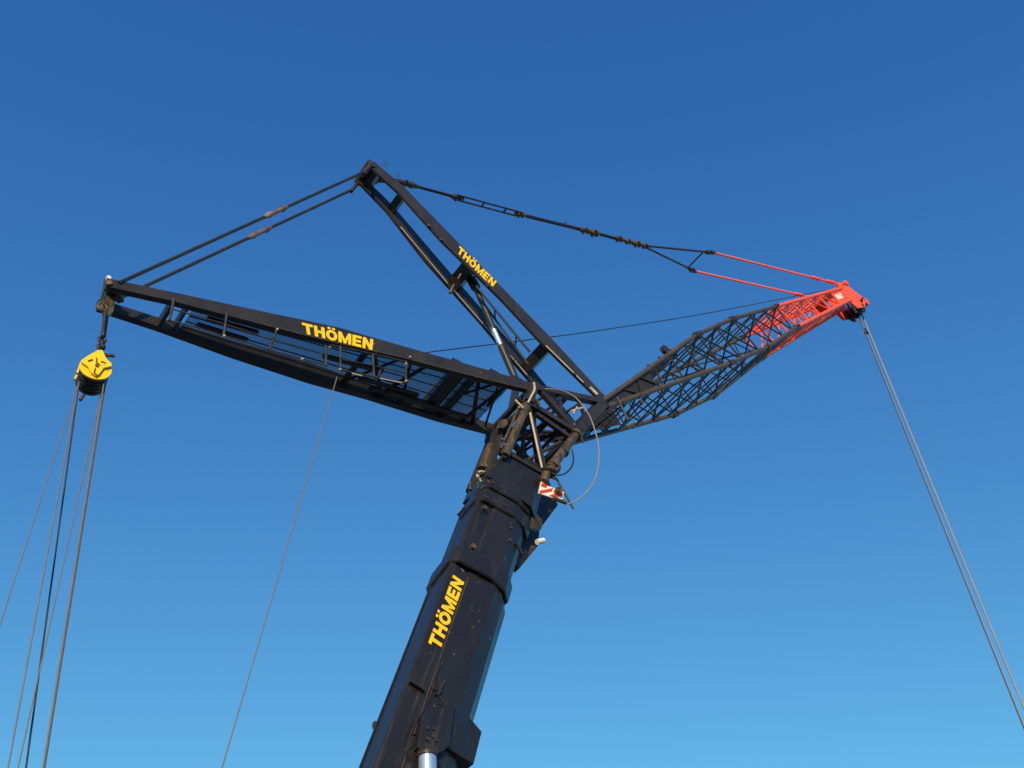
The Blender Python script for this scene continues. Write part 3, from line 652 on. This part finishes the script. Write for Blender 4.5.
# ---------------------------------------------------------------- lower works below the frame
m = MB(); m.prism([V((-3.6, -1.4, 1.6)), V((2.6, -1.4, 1.6)), V((3.0, -1.2, 2.6)), V((0.6, -1.2, 3.2)), V((-2.4, -1.2, 3.6)), V((-3.6, -1.4, 3.2))],
                  [V((0, 2.8, 0)), V((0, 2.8, 0)), V((0, 2.4, 0)), V((0, 2.4, 0)), V((0, 2.4, 0)), V((0, 2.8, 0))]); m.build('slewing_platform', 'grey', crane, .05)
m = MB(); [m.bar(V((-5.0, 0, 1.7+k*.42)), V((-3.62, 0, 1.7+k*.42)), 3.0, .38) for k in range(4)]; m.build('counterweight', 'black', crane, .04)
m = MB(); m.prism([V((-8.5, -1.4, .75)), V((8.0, -1.4, .75)), V((9.2, -1.4, 1.0)), V((9.2, -1.4, 1.35)), V((-8.5, -1.4, 1.35))], (0, 2.8, 0)); m.tube((0, 0, 1.35), (0, 0, 1.62), 1.2, n=32)
ca = m.build('carrier', 'grey', crane, .04)
for x in (-7, -5.5, -2.2, 2.4, 4.0, 5.6, 7.2):
    for sy in (-1, 1): MB().disc((x, sy*1.25, .65), (0, 1, 0), .65, .4, 28).disc((x, sy*1.47, .65), (0, 1, 0), .32, .08, 20).build('wheel', 'rubber', ca)
for x in (-8.0, 3.2):
    for sy in (-1, 1):
        MB().bar((x, sy*1.4, 1.05), (x, sy*4.2, 1.05), .35, .3, (1, 0, 0)).tube((x, sy*4.2, 1.2), (x, sy*4.2, .12), .1).disc((x, sy*4.2, .06), (0, 0, 1), .42, .12, 20).build('outrigger', 'grey', ca)
for x, z in ((-2.9, 4.0), (-1.7, 3.9)): MB().tube((x, -.6, z), (x, .6, z), .42, n=24).disc((x, -.65, z), (0, 1, 0), .55, .05).disc((x, .65, z), (0, 1, 0), .55, .05).build('winch', 'black', crane)

# ---------------------------------------------------------------- yellow sheave block under the rear mast tip
bc = V((-4.964, -0.220, 15.997))
blk = bpy.data.objects.new('sheave_block', None); COL.objects.link(blk); blk.location = BASE + (ROT @ bc); blk.rotation_euler = (0, 0, DA - math.radians(8.4))
tag(blk, 'yellow sheave block with a pointed side plate hanging under the left mast tip', 'pulley block')
def rel(p): return V(p) - bc
SR = .265; ca_ = V((0, 1, 0))
m = MB()
for k in range(5): m.disc(V((0, .08+k*.085, 0)), ca_, SR*.94, .055, 28)
m.tube((0, .05, 0), (0, .44, 0), SR*.88, n=28); m.build('rope_sheaves', 'steel_dark', blk)
MB().disc(V((0, .02, 0)), ca_, SR, .035, 32).build('side_disc', 'yellow', blk, .004)
star = [rel((-5.050, -0.270, 16.396)), rel((-4.986, -0.270, 16.427)), rel((-4.872, -0.270, 16.258)), rel((-4.751, -0.270, 16.178)), rel((-4.743, -0.270, 16.115)), rel((-4.845, -0.270, 16.017)), rel((-4.872, -0.270, 15.836)), rel((-4.914, -0.270, 15.768)), rel((-4.996, -0.270, 15.804)), rel((-5.085, -0.270, 15.917)), rel((-5.218, -0.270, 15.973)), rel((-5.233, -0.270, 16.009)), rel((-5.153, -0.270, 16.197))]
sp_ = MB().prism(star, (0, .03, 0)).build('side_plate', 'yellow', blk, .004)
m = MB()
for a, b in (((-5.126, -0.285, 16.031), (-5.067, -0.285, 16.105)), ((-5.018, -0.285, 16.181), (-4.995, -0.285, 16.074)), ((-4.995, -0.285, 16.074), (-4.919, -0.285, 16.032)), ((-4.931, -0.285, 16.133), (-4.848, -0.285, 16.128)), ((-4.969, -0.285, 15.929), (-4.957, -0.285, 15.803)), ((-4.957, -0.285, 15.803), (-4.907, -0.285, 15.784))):
    m.bar(rel(a), rel(b), .01, .018)
m.build('slot', 'greasy', sp_, split=True)
m = MB(); m.tube(rel((-4.958, -0.100, 16.493)), rel((-4.775, -0.100, 16.567)), .035); m.tube((.0, -.08, .0), (0, .5, 0), .03); m.tube(V((-.03, .46, -.26)), V((-.05, .46, -.40)), .03); m.build('cross_pin', 'greasy', blk, split=True)
m = MB(); m.bar(V((-SR*.95, .12, -.16)), V((-SR*1.02, .12, .12)), .05, .03); m.bar(V((-SR*1.0, .34, -.10)), V((-SR*1.0, .34, .10)), .05, .03); m.build('rope_guard', 'yellow', blk, split=True)
# hanger from the mast tip down to the block
m = MB(); h0 = V((-5.207, -0.050, 17.612)); h1 = V((-5.022, -0.050, 16.711)) 
m.tube(h0, lerp(h0, h1, .7), .035); m.tube(h0+V((.06, .08, 0)), lerp(h0, h1, .8)+V((.06, .08, 0)), .03)
pos = lerp(h0, h1, .5)
hg = m.build('hanger_rod', 'black', None, 0, None, pos)
tag(hg, 'short black hanger rod with shackles between the left mast tip and the yellow block', 'rod')
hg2 = MB(); 
for t in (.68, .80, .92, 1.0): hg2.ring(lerp(h0, h1, t)-pos, (1, 0, 0) if t in (.68, .92) else (0, 1, 0), .06, .028, 12)
hg2.bar(lerp(h0, h1, .9)-pos, lerp(h0, h1, 1.06)-pos, .12, .07)
sh = hg2.build('shackle', 'steel_dark', hg)

# ---------------------------------------------------------------- ropes
def rope(p, q, r, label, mat='rope', group=None, sag=0., name='wire_rope', pts=None):
    P = pts or [lerp(p, q, t/8) + V((0, 0, -sag*4*(t/8)*(1-t/8))) for t in range(9)]
    loc = V(P[0]); o = MB().path(P, r, 8).build(name, mat, None, 0, None, loc); tag(o, label, 'rope', group); return o
def drop(p, q, z):                                    # continue the line p->q down to height z
    p, q = V(p), V(q); t = (z-p.z)/(q.z-p.z); return p + (q-p)*t
GZ = 4.1
GR_ = 'ropes running down from the yellow block'
rope((-5.105, -0.100, 15.537), drop((-5.105, -0.100, 15.537), (-4.746, -0.600, 10.427), .3), .009, 'thin rope running off the left edge, leftmost below the yellow block', 'ropepale', GR_)
rope((-5.111, -0.100, 15.638), drop((-5.111, -0.100, 15.638), (-3.901, 0.000, 8.920), GZ), .012, 'grey rope leaving the left side of the yellow block, second from the left', 'ropepale', GR_)
rope((-5.071, 0.200, 15.844), drop((-5.071, 0.200, 15.844), (-3.658, 0.200, 9.094), GZ), .014, 'dark bluish rope from the left side of the yellow block, crossing a thin grey one', 'rubber', GR_)
rope((-4.722, 0.100, 16.092), drop((-4.722, 0.100, 16.092), (-3.769, 0.100, 9.011), GZ), .010, 'thin grey rope slanting left across the dark rope below the yellow block', 'ropepale', GR_)
rope((-4.763, -0.150, 15.960), drop((-4.763, -0.150, 15.960), (-3.506, -0.100, 9.004), GZ), .014, 'pale rope from the right side of the yellow block, left one of a close pair', 'ropepale', GR_)
rope((-4.727, 0.000, 16.129), drop((-4.727, 0.000, 16.129), (-3.470, -0.000, 9.063), GZ), .013, 'darker rope from the right side of the yellow block, right one of a close pair', 'rope', GR_)
p0 = V((-0.539, -0.100, 18.893)); rope(p0, drop(p0, (-1.145, -0.100, 9.786), 1.8), .011, 'single thin grey rope hanging alone from the middle of the left mast', 'ropepale')
m = MB(); p1 = lerp(p0, drop(p0, (-1.145, -0.100, 9.786), 1.8), .06)
rope(None, None, .014, 'thin dark rope strung nearly level from the left mast to the red jib head', 'rubber', pts=smooth([(1.101, -0.000, 20.857), (1.715, -0.000, 21.450), (4.284, 0.000, 23.740), (6.375, -0.000, 25.622), (7.964, 0.000, 27.087), (11.758, 0.000, 30.632), (16.512, 0.000, 35.233), (21.392, -0.000, 39.961)], 3))
for dx, y, lb in ((-.27, -.05, 'leftmost'), (-.09, .03, 'second from left'), (.09, -.03, 'third from left'), (.27, .05, 'rightmost')):
    a = V((22.372, 0.000, 38.837)) + V((dx, y, 0)); b = V((a.x + dx*.9, y*2, 3.6))
    rope(a, b, .034 if abs(dx) < .1 else .022, 'hoist rope from the red jib head, %s of four' % lb, 'ropelight' if abs(dx) < .1 else 'rope', 'hoist ropes hanging from the jib head', name='hoist_rope')
cl = MB(); cp = V((22.271, 0.000, 37.433)); cl.tube((0, 0, 0), (0, 0, .3), .05); cl.tube((0, 0, -.02), (.0, 0, .04), .09)
clo = cl.build('rope_clamp', 'steel_dark', None, 0, None, (0, 0, 0)); clo.location = BASE + (ROT @ cp)
tag(clo, 'small dark clamp on the hoist ropes just below the red jib head', 'clamp')
# hook block at the foot of the hoist ropes (below the frame)
hb = bpy.data.objects.new('hook_block', None); COL.objects.link(hb); hbp = V((hc.x, 0, 3.2)); hb.location = BASE + (ROT @ hbp); hb.rotation_euler = (0, 0, DA)
tag(hb, 'hook block at the bottom of the four hoist ropes', 'hook')
m = MB()
for sy in (-1, 1): m.prism([V((-.42, sy*.4, .3)), V((.42, sy*.4, .3)), V((.45, sy*.4, -.2)), V((.15, sy*.4, -.7)), V((-.15, sy*.4, -.7)), V((-.45, sy*.4, -.2))], (0, -sy*.05, 0))
m.build('cheek_plate', 'yellow', hb)
m = MB()
for y in (-.22, 0, .22): m.disc((0, y, 0), (0, 1, 0), .38, .1, 24)
m.tube((0, -.4, -.55), (0, .4, -.55), .1); m.build('rope_sheaves', 'steel_dark', hb)
m = MB(); m.tube((0, 0, -.6), (0, 0, -.95), .07); m.path(smooth([(0, 0, -.9), (.02, 0, -1.05), (.2, 0, -1.25), (.12, 0, -1.5), (-.1, 0, -1.52), (-.22, 0, -1.35)]), .06, 10); m.build('hook', 'steel_dark', hb)
